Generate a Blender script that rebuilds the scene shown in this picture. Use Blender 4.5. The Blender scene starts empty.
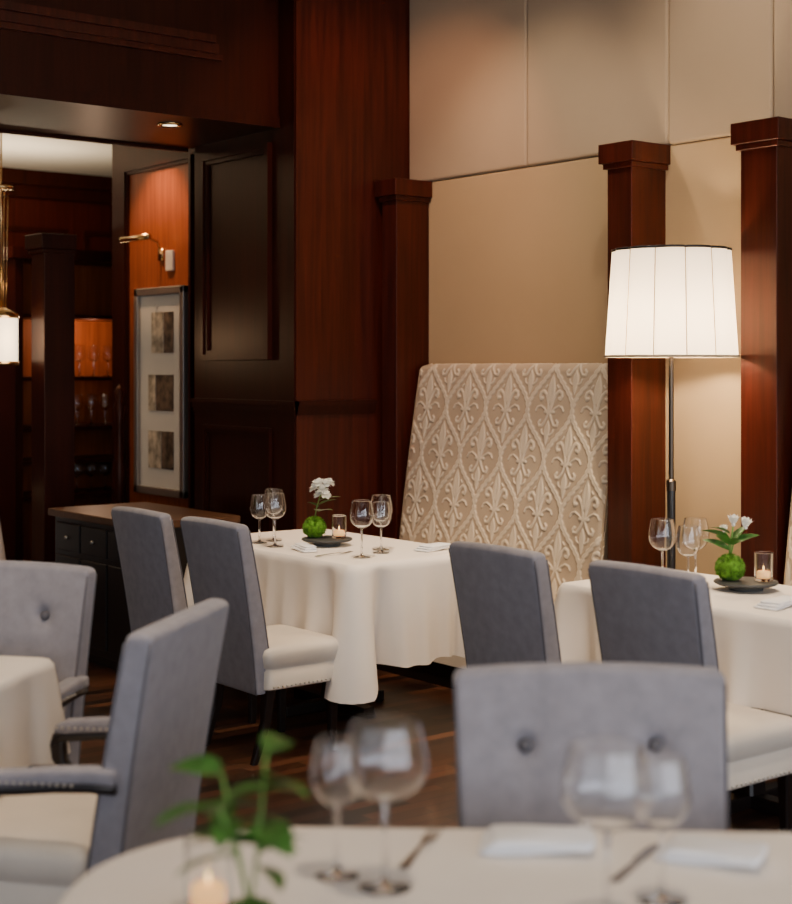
import bpy, math, random
import numpy as np
from mathutils import Vector, Matrix
random.seed(7)
sc = bpy.context.scene
PI = math.pi

# ------------------------------------------------------------------ materials
def new_mat(name):
    m = bpy.data.materials.new(name); m.use_nodes = True
    nt = m.node_tree
    return m, nt, nt.nodes["Principled BSDF"]

def simple(name, col, rough=0.5, metal=0.0, bump=0.0, bscale=200, var=0.0, vscale=6, sheen=0.0, spec=0.5):
    m, nt, b = new_mat(name)
    b.inputs["Base Color"].default_value = (*col, 1)
    b.inputs["Roughness"].default_value = rough
    b.inputs["Metallic"].default_value = metal
    b.inputs["Specular IOR Level"].default_value = spec
    if sheen: b.inputs["Sheen Weight"].default_value = sheen
    tc = nt.nodes.new("ShaderNodeTexCoord")
    if var > 0:
        n = nt.nodes.new("ShaderNodeTexNoise"); n.inputs["Scale"].default_value = vscale
        n.inputs["Detail"].default_value = 4
        r = nt.nodes.new("ShaderNodeValToRGB")
        r.color_ramp.elements[0].position = 0.3; r.color_ramp.elements[1].position = 0.7
        r.color_ramp.elements[0].color = (*[c*(1-var) for c in col], 1)
        r.color_ramp.elements[1].color = (*[min(1, c*(1+var)) for c in col], 1)
        nt.links.new(tc.outputs["Object"], n.inputs["Vector"])
        nt.links.new(n.outputs["Fac"], r.inputs["Fac"]); nt.links.new(r.outputs["Color"], b.inputs["Base Color"])
    if bump > 0:
        n = nt.nodes.new("ShaderNodeTexNoise"); n.inputs["Scale"].default_value = bscale
        bp = nt.nodes.new("ShaderNodeBump"); bp.inputs["Strength"].default_value = bump
        bp.inputs["Distance"].default_value = 0.002
        nt.links.new(tc.outputs["Object"], n.inputs["Vector"])
        nt.links.new(n.outputs["Fac"], bp.inputs["Height"]); nt.links.new(bp.outputs["Normal"], b.inputs["Normal"])
    return m

def wood(name, dark, light, scale=(16, 16, 0.8), rough=0.38, coat=0.10, spec=0.35):
    m, nt, b = new_mat(name)
    tc = nt.nodes.new("ShaderNodeTexCoord"); mp = nt.nodes.new("ShaderNodeMapping")
    mp.inputs["Scale"].default_value = scale
    n = nt.nodes.new("ShaderNodeTexNoise"); n.inputs["Scale"].default_value = 2.2; n.inputs["Detail"].default_value = 8
    n.inputs["Distortion"].default_value = 0.5
    r = nt.nodes.new("ShaderNodeValToRGB")
    r.color_ramp.elements[0].position = 0.25; r.color_ramp.elements[1].position = 0.78
    r.color_ramp.elements[0].color = (*dark, 1); r.color_ramp.elements[1].color = (*light, 1)
    nt.links.new(tc.outputs["Object"], mp.inputs["Vector"]); nt.links.new(mp.outputs["Vector"], n.inputs["Vector"])
    nt.links.new(n.outputs["Fac"], r.inputs["Fac"]); nt.links.new(r.outputs["Color"], b.inputs["Base Color"])
    b.inputs["Roughness"].default_value = rough
    b.inputs["Specular IOR Level"].default_value = spec
    b.inputs["Specular Tint"].default_value = (1.0, 0.62, 0.48, 1)
    b.inputs["Coat Weight"].default_value = coat; b.inputs["Coat Roughness"].default_value = 0.25
    return m

def emis(name, col, strength):
    m, nt, b = new_mat(name)
    b.inputs["Base Color"].default_value = (*col, 1)
    b.inputs["Emission Color"].default_value = (*col, 1)
    b.inputs["Emission Strength"].default_value = strength
    return m

M = {}
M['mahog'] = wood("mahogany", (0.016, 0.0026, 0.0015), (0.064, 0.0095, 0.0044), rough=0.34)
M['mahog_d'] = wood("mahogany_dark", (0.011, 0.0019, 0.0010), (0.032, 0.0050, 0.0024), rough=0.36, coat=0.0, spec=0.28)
M['mahog_lit'] = wood("mahogany_lit", (0.17, 0.036, 0.010), (0.34, 0.085, 0.026))  # same mahogany, lamp light on the hall and shelf panels put into the colour
M['blackwood'] = simple("black_lacquer", (0.010, 0.008, 0.008), 0.4)
M['top_oak'] = wood("counter_oak", (0.06, 0.028, 0.014), (0.12, 0.06, 0.03), (2, 14, 14))
M['legs'] = simple("ebony_leg", (0.008, 0.004, 0.003), 0.35)
M['grey'] = simple("grey_upholstery", (0.245, 0.232, 0.256), 0.72, bump=0.4, bscale=420, var=0.12, vscale=26, sheen=0.3)
M['pipe'] = simple("grey_piping", (0.13, 0.122, 0.135), 0.8)
M['button'] = simple("button_fabric", (0.10, 0.095, 0.105), 0.8)
M['cream'] = simple("cream_leather", (0.66, 0.59, 0.50), 0.5, bump=0.15, bscale=300, var=0.05)
M['cloth'] = simple("white_tablecloth", (0.84, 0.775, 0.70), 0.85, bump=0.12, bscale=600, var=0.02)
M['napkin'] = simple("white_napkin", (0.84, 0.84, 0.85), 0.85, bump=0.2, bscale=500)
M['wallfab'] = simple("beige_wall_fabric", (0.385, 0.29, 0.195), 0.9, bump=0.25, bscale=260, var=0.05, vscale=1.5)
M['wallfab2'] = simple("tan_wall_fabric", (0.42, 0.295, 0.165), 0.9, bump=0.25, bscale=260, var=0.04, vscale=1.5)
M['gap'] = simple("panel_gap", (0.16, 0.12, 0.08), 0.9)
M['ceil'] = simple("ceiling_plaster", (0.70, 0.65, 0.56), 0.9, bump=0.1, bscale=80)
M['plain'] = simple("wall_paint", (0.30, 0.20, 0.13), 0.9, bump=0.1, bscale=80)
M['nail'] = simple("nailhead_pewter", (0.60, 0.55, 0.47), 0.3, metal=1.0)
M['chrome'] = simple("polished_steel", (0.55, 0.53, 0.50), 0.22, metal=1.0)
M['bronze'] = simple("dark_bronze", (0.10, 0.075, 0.055), 0.3, metal=1.0)
M['brass'] = simple("brass", (0.75, 0.52, 0.25), 0.25, metal=1.0)
M['black'] = simple("black_metal", (0.012, 0.011, 0.011), 0.3)
M['slate'] = simple("slate_stone", (0.055, 0.056, 0.054), 0.6, bump=0.5, bscale=60)
M['moss'] = simple("moss", (0.085, 0.22, 0.012), 0.95, bump=1.0, bscale=120, var=0.5, vscale=60)
M['leaf'] = simple("leaf_green", (0.04, 0.14, 0.018), 0.4, var=0.5, vscale=30)
M['stem'] = simple("stem_green", (0.12, 0.26, 0.045), 0.5)
M['petal'] = simple("petal_white", (0.90, 0.89, 0.82), 0.6)
M['wax'] = emis("candle_wax", (1.0, 0.52, 0.18), 1.0)
M['flame'] = emis("candle_flame", (1.0, 0.60, 0.2), 4)
M['silverframe'] = simple("silver_frame", (0.36, 0.33, 0.29), 0.35, metal=0.8)
M['mat'] = simple("mat_board", (0.58, 0.56, 0.51), 0.8)
M['photo'] = simple("sepia_photo", (0.10, 0.07, 0.048), 0.5, var=0.95, vscale=18)
M['photo2'] = simple("sepia_photo_pale", (0.42, 0.36, 0.27), 0.5, var=0.6, vscale=16)
M['downl'] = emis("downlight_lens", (1.0, 0.80, 0.55), 6)
M['plate'] = simple("switch_plate", (0.6, 0.55, 0.48), 0.5)
M['winframe'] = simple("window_frame", (0.05, 0.02, 0.012), 0.4)

def glass_mat():
    m, nt, b = new_mat("clear_glass")
    b.inputs["Base Color"].default_value = (1, 1, 1, 1)
    b.inputs["Roughness"].default_value = 0.0
    b.inputs["Transmission Weight"].default_value = 1.0
    b.inputs["IOR"].default_value = 1.5
    return m
M['glass'] = glass_mat()

m, nt, b = new_mat("lampshade_fabric")
b.inputs["Base Color"].default_value = (0.85, 0.80, 0.70, 1); b.inputs["Roughness"].default_value = 0.9
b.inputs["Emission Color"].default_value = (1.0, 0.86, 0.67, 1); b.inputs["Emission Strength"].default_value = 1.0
tr = nt.nodes.new("ShaderNodeBsdfTranslucent"); tr.inputs["Color"].default_value = (0.95, 0.85, 0.70, 1)
mx = nt.nodes.new("ShaderNodeMixShader"); mx.inputs[0].default_value = 0.4
out = nt.nodes["Material Output"]
nt.links.new(b.outputs[0], mx.inputs[1]); nt.links.new(tr.outputs[0], mx.inputs[2]); nt.links.new(mx.outputs[0], out.inputs[0])
M['shade'] = m
M['rib'] = simple("shade_rib_fabric", (0.42, 0.32, 0.22), 0.9)
M['pend'] = emis("pendant_shade", (1.0, 0.82, 0.55), 2.2)

m, nt, b = new_mat("damask_fabric")
at = nt.nodes.new("ShaderNodeAttribute"); at.attribute_name = "relief"
r = nt.nodes.new("ShaderNodeValToRGB")
r.color_ramp.elements[0].color = (0.43, 0.34, 0.245, 1); r.color_ramp.elements[1].color = (0.60, 0.515, 0.395, 1)
r.color_ramp.elements[0].position = 0.1; r.color_ramp.elements[1].position = 0.7
nt.links.new(at.outputs["Fac"], r.inputs["Fac"]); nt.links.new(r.outputs["Color"], b.inputs["Base Color"])
b.inputs["Roughness"].default_value = 0.55
M['damask'] = m

m, nt, b = new_mat("dark_wood_floor")
tc = nt.nodes.new("ShaderNodeTexCoord"); mp = nt.nodes.new("ShaderNodeMapping")
br = nt.nodes.new("ShaderNodeTexBrick")
br.inputs["Color1"].default_value = (0.018, 0.007, 0.004, 1); br.inputs["Color2"].default_value = (0.17, 0.062, 0.027, 1)
br.inputs["Mortar"].default_value = (0.008, 0.004, 0.003, 1)
br.inputs["Scale"].default_value = 1.0; br.inputs["Mortar Size"].default_value = 0.002
br.inputs["Brick Width"].default_value = 0.45; br.inputs["Row Height"].default_value = 0.065; br.inputs["Bias"].default_value = -0.15
n = nt.nodes.new("ShaderNodeTexNoise"); n.inputs["Scale"].default_value = 3
mp2 = nt.nodes.new("ShaderNodeMapping"); mp2.inputs["Scale"].default_value = (3, 40, 1)
mixc = nt.nodes.new("ShaderNodeMixRGB"); mixc.blend_type = 'MULTIPLY'; mixc.inputs[0].default_value = 0.6
nt.links.new(tc.outputs["Object"], mp.inputs["Vector"]); nt.links.new(mp.outputs["Vector"], br.inputs["Vector"])
nt.links.new(mp.outputs["Vector"], mp2.inputs["Vector"]); nt.links.new(mp2.outputs["Vector"], n.inputs["Vector"])
nt.links.new(br.outputs["Color"], mixc.inputs[1]); nt.links.new(n.outputs["Color"], mixc.inputs[2])
nt.links.new(mixc.outputs[0], b.inputs["Base Color"])
b.inputs["Roughness"].default_value = 0.33
M['floor'] = m

# ------------------------------------------------------------------ mesh helpers
def mk(name, verts, faces, mat, smooth=True, parent=None, sharp=None):
    me = bpy.data.meshes.new(name)
    me.from_pydata([tuple(v) for v in verts], [], faces); me.update()
    if smooth:
        me.polygons.foreach_set("use_smooth", [True]*len(me.polygons))
    me.materials.append(mat)
    if smooth and sharp:
        try: me.set_sharp_from_angle(angle=math.radians(sharp))
        except Exception: pass
    if parent == 'data': return me
    ob = bpy.data.objects.new(name, me); sc.collection.objects.link(ob)
    if parent: ob.parent = parent
    return ob

def boxdata(x0, x1, y0, y1, z0, z1, bev=0.0):
    if bev <= 0:
        v = [(x, y, z) for z in (z0, z1) for (x, y) in ((x0, y0), (x1, y0), (x1, y1), (x0, y1))]
        f = [(3, 2, 1, 0), (4, 5, 6, 7), (0, 1, 5, 4), (1, 2, 6, 5), (2, 3, 7, 6), (3, 0, 4, 7)]
        return v, f
    import bmesh
    bm = bmesh.new()
    bmesh.ops.create_cube(bm, size=1.0)
    for vv in bm.verts:
        vv.co = Vector(((x0+x1)/2 + vv.co.x*(x1-x0), (y0+y1)/2 + vv.co.y*(y1-y0), (z0+z1)/2 + vv.co.z*(z1-z0)))
    bmesh.ops.bevel(bm, geom=list(bm.edges), offset=bev, segments=3, profile=0.5, affect='EDGES')
    bm.verts.index_update()
    v = [tuple(vv.co) for vv in bm.verts]; f = [tuple(q.index for q in ff.verts) for ff in bm.faces]
    bm.free(); return v, f

def join(parts):
    V = []; F = []
    for v, f in parts:
        o = len(V); V += list(v); F += [tuple(i+o for i in q) for q in f]
    return V, F

def box(name, x0, x1, y0, y1, z0, z1, mat, bev=0.0, parent=None):
    v, f = boxdata(x0, x1, y0, y1, z0, z1, bev)
    return mk(name, v, f, mat, smooth=False, parent=parent)

def rrect(hx, hy, r, N):
    r = min(r, hx*0.999, hy*0.999)
    L1 = 2*(hy-r); L2 = 2*(hx-r); A = PI*r/2
    tot = 2*L1+2*L2+4*A
    out = []
    parts = [('l', L1, (hx, -hy+r), (0, 1), (1, 0)), ('a', A, (hx-r, hy-r), 0, None),
             ('l', L2, (hx-r, hy), (-1, 0), (0, 1)), ('a', A, (-hx+r, hy-r), PI/2, None),
             ('l', L1, (-hx, hy-r), (0, -1), (-1, 0)), ('a', A, (-hx+r, -hy+r), PI, None),
             ('l', L2, (-hx+r, -hy), (1, 0), (0, -1)), ('a', A, (hx-r, -hy+r), 1.5*PI, None)]
    for i in range(N):
        s = tot*i/N
        for k, Ls, p, d, nn in parts:
            if s <= Ls+1e-12:
                if k == 'l':
                    out.append((p[0]+d[0]*s, p[1]+d[1]*s, nn[0], nn[1]))
                else:
                    a = d + (s/r if r > 1e-9 else 0)
                    out.append((p[0]+r*math.cos(a), p[1]+r*math.sin(a), math.cos(a), math.sin(a)))
                break
            s -= Ls
        else:
            out.append((hx, -hy+r, 1, 0))
    return out

def loft(rings, cap0=True, cap1=True, closed=True):
    N = len(rings[0]); V = []; F = []
    for rg in rings: V += rg
    for k in range(len(rings)-1):
        for i in range(N if closed else N-1):
            j = (i+1) % N
            F.append((k*N+i, k*N+j, (k+1)*N+j, (k+1)*N+i))
    if cap0: F.append(tuple(reversed(range(N))))
    if cap1: F.append(tuple((len(rings)-1)*N+i for i in range(N)))
    return V, F

def lathe(prof, seg=32):
    rings = [[(r*math.cos(2*PI*i/seg), r*math.sin(2*PI*i/seg), z) for i in range(seg)] for r, z in prof]
    return loft(rings, True, True)

def tube(path, rad, seg=8):
    pts = [Vector(p) for p in path]; rings = []
    prev = None
    for i, p in enumerate(pts):
        t = (pts[min(i+1, len(pts)-1)]-pts[max(i-1, 0)]).normalized()
        a = Vector((0, 0, 1)) if abs(t.z) < 0.9 else Vector((1, 0, 0))
        if prev is not None: a = prev
        n = (a - t*a.dot(t)).normalized(); bb = t.cross(n); prev = n
        rr = rad[i] if isinstance(rad, (list, tuple)) else rad
        rings.append([tuple(p+n*rr*math.cos(2*PI*k/seg)+bb*rr*math.sin(2*PI*k/seg)) for k in range(seg)])
    return loft(rings)

def ball(c, r, seg=8, rg=5, sz=1.0):
    rings = []
    for k in range(1, rg):
        a = PI*k/rg
        rings.append([(c[0]+r*math.sin(a)*math.cos(2*PI*i/seg), c[1]+r*math.sin(a)*math.sin(2*PI*i/seg), c[2]-r*sz*math.cos(a)) for i in range(seg)])
    return loft(rings)

def part(name, vf, mat, smooth=True, sharp=None):
    return (name, mk(name, vf[0], vf[1], mat, smooth, 'data', sharp))

def place(name, parts, loc, rot=0.0, scale=1.0):
    e = bpy.data.objects.new(name, None); e.empty_display_size = 0.1
    sc.collection.objects.link(e)
    e.location = loc; e.rotation_euler = (0, 0, math.radians(rot)); e.scale = (scale,)*3
    for pn, me in parts:
        o = bpy.data.objects.new(pn, me); sc.collection.objects.link(o); o.parent = e
    return e

# ------------------------------------------------------------------ room shell
XA = 5.25
box("floor", -4.2, 6.7, -4.2, 11.7, -0.1, 0, M['floor'])
box("ceiling", -4.2, 5.4, -4.2, 7.5, 4.0, 4.1, M['ceil'])
box("ceiling_back_room", -4.2, 6.7, 7.5, 11.7, 3.2, 3.3, M['ceil'])
box("wall_right", XA, XA+0.15, -4.0, 6.44, 0, 4.0, M['gap'])
box("wall_behind", -4.2, XA+0.15, -4.2, -4.0, 0, 0.4, M['plain'])
E_BACK, E_LEFT = 105, 34
def window_wall_y(y, x0, x1, n, idx0):
    z0, z1 = 0.4, 3.3
    box("wall_behind_header", -4.2, XA+0.15, y-0.2, y, z1, 4.0, M['plain'])
    W = (x1-x0)/n; pw = 0.5
    for i in range(n+1):
        xx = x0+W*i
        box("wall_behind_pier", max(-4.2, xx-pw/2), min(XA+0.15, xx+pw/2), y-0.2, y, z0, z1, M['plain'])
    for i in range(n):
        a = x0+W*i+pw/2; b_ = x0+W*(i+1)-pw/2
        fr = join([boxdata(a, b_, y-0.14, y-0.06, z0, z0+0.06), boxdata(a, b_, y-0.14, y-0.06, z1-0.06, z1),
                   boxdata(a, a+0.06, y-0.14, y-0.06, z0, z1), boxdata(b_-0.06, b_, y-0.14, y-0.06, z0, z1),
                   boxdata((a+b_)/2-0.02, (a+b_)/2+0.02, y-0.13, y-0.07, z0, z1), boxdata(a, b_, y-0.13, y-0.07, 2.3, 2.34)])
        mk("window_%d" % (idx0+i), fr[0], fr[1], M['winframe'], False)
        ld = bpy.data.lights.new("window_daylight", 'AREA'); ld.shape = 'RECTANGLE'; ld.size = b_-a; ld.size_y = z1-z0
        ld.energy = E_BACK; ld.color = (0.84, 0.89, 1.0)
        lo = bpy.data.objects.new("window_daylight", ld); sc.collection.objects.link(lo)
        lo.location = ((a+b_)/2, y-0.25, (z0+z1)/2)
        lo.rotation_euler = Vector((0, 1, 0)).to_track_quat('-Z', 'Z').to_euler()
window_wall_y(-4.0, -4.0, XA, 4, 1)
def window_wall_x(x, y0, y1, n, idx0):
    z0, z1 = 0.4, 3.3
    box("wall_left", x-0.2, x, -4.2, 11.7, 0, z0, M['plain'])
    box("wall_left_header", x-0.2, x, -4.2, 11.7, z1, 4.0, M['plain'])
    box("wall_left_far", x-0.2, x, y1, 11.7, z0, z1, M['mahog'])
    W = (y1-y0)/n; pw = 0.6
    for i in range(n+1):
        yy = y0+W*i
        box("wall_left_pier", x-0.2, x, max(-4.2, yy-pw/2), yy+pw/2, z0, z1, M['plain'])
    for i in range(n):
        a = y0+W*i+pw/2; b_ = y0+W*(i+1)-pw/2
        fr = join([boxdata(x-0.14, x-0.06, a, b_, z0, z0+0.06), boxdata(x-0.14, x-0.06, a, b_, z1-0.06, z1),
                   boxdata(x-0.14, x-0.06, a, a+0.06, z0, z1), boxdata(x-0.14, x-0.06, b_-0.06, b_, z0, z1),
                   boxdata(x-0.13, x-0.07, (a+b_)/2-0.02, (a+b_)/2+0.02, z0, z1), boxdata(x-0.13, x-0.07, a, b_, 2.3, 2.34)])
        mk("window_%d" % (idx0+i), fr[0], fr[1], M['winframe'], False)
        ld = bpy.data.lights.new("window_daylight", 'AREA'); ld.shape = 'RECTANGLE'; ld.size = b_-a; ld.size_y = z1-z0
        ld.energy = E_LEFT; ld.color = (0.78, 0.86, 1.0)
        lo = bpy.data.objects.new("window_daylight", ld); sc.collection.objects.link(lo)
        lo.location = (x-0.25, (a+b_)/2, (z0+z1)/2)
        lo.rotation_euler = Vector((1, 0, 0)).to_track_quat('-Z', 'Z').to_euler()
window_wall_x(-4.0, -4.0, 4.0, 3, 5)

# padded fabric wall panels
ys_up = [6.44, 5.485, 4.545, 3.96, 3.0, 2.05, 1.1, 0.1, -1.0, -2.0, -3.0, -3.99]
P = []
for i in range(len(ys_up)-1):
    P.append(boxdata(XA-0.040, XA-0.0005, ys_up[i+1]+0.001, ys_up[i]-0.001, 2.602, 3.999, 0.016))
v, f = join(P); mk("wall_panel_upper", v, f, M['wallfab'], False)
ys_lo = [6.44, 4.64, 3.86, 1.9, 0.0, -2.0, -3.99]
P = []
for i in range(len(ys_lo)-1):
    P.append(boxdata(XA-0.028, XA-0.0005, ys_lo[i+1]+0.002, ys_lo[i]-0.002, 0.01, 2.600, 0.012))
v, f = join(P); mk("wall_panel_lower", v, f, M['wallfab2'], False)

# pier (wood clad)
def panel_x(name, x, y0, y1, z0, z1, w=0.035, d=0.02):
    q = []
    for (dd, ww, off) in ((d, w*0.5, 0.0), (d*0.6, w*0.4, w*0.5)):
        a0, a1, b0, b1 = y0+off, y1-off, z0+off, z1-off
        q += [boxdata(x-dd, x+0.004, a0, a1, b0, b0+ww), boxdata(x-dd, x+0.004, a0, a1, b1-ww, b1),
              boxdata(x-dd, x+0.004, a0, a0+ww, b0+ww, b1-ww), boxdata(x-dd, x+0.004, a1-ww, a1, b0+ww, b1-ww)]
    v, f = join(q); return mk(name, v, f, M['mahog_d'], False)
PX, PY = 4.45, 6.44
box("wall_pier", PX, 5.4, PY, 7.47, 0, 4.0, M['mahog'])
box("wall_pier_face_shaded", PX-0.006, PX, PY+0.012, 7.47, 0.0, 4.0, M['mahog_d'])  # darker skin paints the shade on the pier's left side
panel_x("trim_1", PX-0.006, 6.66, 7.36, 1.62, 2.79, 0.06, 0.03)
panel_x("trim_2", PX-0.006, 6.66, 7.36, 0.25, 1.25, 0.05, 0.02)
q = []
for (o, za, zb) in ((0.03, 1.375, 1.40), (0.018, 1.345, 1.375), (0.010, 1.325, 1.345)):
    q += [boxdata(PX-0.006-o, PX, PY-o, 7.47, za, zb), boxdata(PX-o, 4.97, PY-o, PY+0.01, za, zb)]
v, f = join(q); mk("trim_3", v, f, M['mahog_d'], False)
q = [boxdata(PX-0.028, PX, PY-0.02, 7.47, 0, 0.18), boxdata(PX-0.02, 4.97, PY-0.02, PY+0.01, 0, 0.18)]
v, f = join(q); mk("baseboard_pier", v, f, M['mahog_d'], False)
# recessed hallway wall with picture
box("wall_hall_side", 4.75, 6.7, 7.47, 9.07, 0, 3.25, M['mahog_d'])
box("wall_hall_panel", 4.735, 4.75, 7.98, 8.80, 0.3, 2.86, M['mahog_lit'])
panel_x("trim_4", 4.735, 7.96, 8.84, 0.28, 2.90, 0.05, 0.03)
# beam / soffit across the opening
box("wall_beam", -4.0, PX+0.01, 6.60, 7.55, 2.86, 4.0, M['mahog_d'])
q = [boxdata(-4.0, 4.05, 6.56, 6.62, 3.20, 3.25), boxdata(-4.0, 4.02, 6.54, 6.62, 3.25, 3.29), boxdata(-4.0, 4.08, 6.575, 6.62, 3.17, 3.20)]
v, f = join(q); mk("trim_5", v, f, M['mahog'], False)
q = [boxdata(-4.0, PX, 6.585, 6.60, 2.86, 2.92), boxdata(-4.0, PX, 7.55, 7.57, 2.84, 2.92)]
v, f = join(q); mk("trim_6", v, f, M['mahog_d'], False)
# far walls
box("wall_far", -4.2, 6.7, 11.5, 11.7, 0, 3.25, M['mahog'])
box("wall_far_side", 6.5, 6.7, 9.0, 11.6, 0, 3.25, M['mahog'])
q = [boxdata(-4.0, 6.5, 11.38, 11.5, 3.08, 3.2), boxdata(-4.0, 6.5, 11.43, 11.5, 2.98, 3.08)]
v, f = join(q); mk("trim_7", v, f, M['mahog_d'], False)
q = []
for i in range(12):
    a = -3.6+i*0.85
    q += [boxdata(a, a+0.7, 11.48, 11.5, 0.3, 0.34), boxdata(a, a+0.7, 11.48, 11.5, 2.7, 2.74), boxdata(a, a+0.04, 11.48, 11.5, 0.34, 2.7), boxdata(a+0.66, a+0.7, 11.48, 11.5, 0.34, 2.7)]
v, f = join(q); mk("trim_8", v, f, M['mahog_d'], False)
box("baseboard_far", -4.0, 6.5, 11.46, 11.5, 0, 0.16, M['mahog_d'])

# ------------------------------------------------------------------ posts on the banquette wall
def post(x0, x1, y0, y1, zt=2.6, mat='mahog'):
    q = [boxdata(x0+0.03, x1, y0+0.03, y1-0.03, 0.0, zt-0.10, 0.004),
         boxdata(x0+0.015, x1, y0+0.015, y1-0.015, zt-0.115, zt-0.09, 0.003),
         boxdata(x0, x1, y0, y1, zt-0.09, zt, 0.004),
         boxdata(x0+0.012, x1, y0+0.012, y1-0.012, 0.0, 0.16, 0.003)]
    v, f = join(q); return mk("wood_post", v, f, M[mat], False)
post(4.96, 5.221, 6.24, 6.425)
post(4.96, 5.221, 4.535, 4.745)
post(4.96, 5.221, 3.74, 3.985)
post(4.96, 5.221, 1.95, 2.15)
post(4.96, 5.221, 0.5, 0.7)
post(3.84, 4.07, 8.22, 8.46, 2.38, 'mahog_d')

# ------------------------------------------------------------------ banquettes with damask backs
def seg_dist(px, py, pl):
    d = np.full(px.shape, 9.0)
    for i in range(len(pl)-1):
        ax, ay = pl[i]; bx, by = pl[i+1]
        vx, vy = bx-ax, by-ay; L = vx*vx+vy*vy+1e-12
        t = np.clip(((px-ax)*vx+(py-ay)*vy)/L, 0, 1)
        d = np.minimum(d, np.hypot(px-ax-t*vx, py-ay-t*vy))
    return d
def damask(Y, Z):
    w, h = 0.31, 0.50
    u = Y/w; v = Z/h
    c = 0.25*np.cos(2*PI*v); sl = np.sqrt(1+(0.5*PI*np.sin(2*PI*v)*w/h)**2)
    dA = np.abs((u-0.25-c+0.5) % 1-0.5)*w/sl; dB = np.abs((u+0.25+c+0.5) % 1-0.5)*w/sl
    d = np.minimum(dA, dB)
    sm = lambda e, wd: np.clip((e)/wd, 0, 1)
    scal = 0.010+0.006*np.abs(np.sin(Z*PI/0.028))
    rel = 0.85*sm(scal-d, 0.004)
    rel = rel*(1-0.45*sm(0.0025-d, 0.002))
    u0 = (u+0.5) % 1-0.5; v0 = (v+0.5) % 1-0.5
    inc = np.abs(u0) < 0.25+0.25*np.cos(2*PI*v0)
    u1 = u % 1-0.5; v1 = v % 1-0.5
    x = np.abs(np.where(inc, u0, u1))*w; y = np.where(inc, v0, v1)*h
    def petal(ya, yb, hw, pk=0.45):
        t = np.clip((y-ya)/(yb-ya), 0, 1)
        prof = np.where(t < pk, np.sin(0.5*PI*t/pk), np.cos(0.5*PI*(t-pk)/(1-pk))**1.3)*hw
        return sm(np.where((y > ya) & (y < yb), prof-x, -1), 0.004)
    cen = petal(0.020, 0.185, 0.026)
    cen = cen*(1-0.5*sm(0.003-np.abs(x-0.0), 0.002))
    rel = np.maximum(rel, cen)
    rel = np.maximum(rel, petal(-0.185, -0.045, 0.020, 0.6))
    lines = [([(0.006, -.005), (.014, .035), (.032, .075), (.052, .092), (.070, .084), (.076, .066), (.068, .052), (.058, .056)], .0095),
             ([(0.012, -.015), (.034, .005), (.060, .018), (.084, .012), (.094, -.006)], .0065),
             ([(0.0, -.012), (.030, -.012)], .0090),
             ([(0.006, -.02), (.020, -.050), (.040, -.078), (.060, -.080), (.066, -.064), (.056, -.054)], .0080),
             ([(.020, -.125), (.036, -.115), (.040, -.100)], .0060),
             ([(.034, .120), (.044, .108)], .0060)]
    for pl, wd in lines:
        rel = np.maximum(rel, sm(wd-seg_dist(x, y, pl), 0.004))
    rel = np.maximum(rel, 0.10*(np.sin(Y*2*PI/0.016)*np.sin(Z*2*PI/0.016) > 0.3))
    return rel
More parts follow.
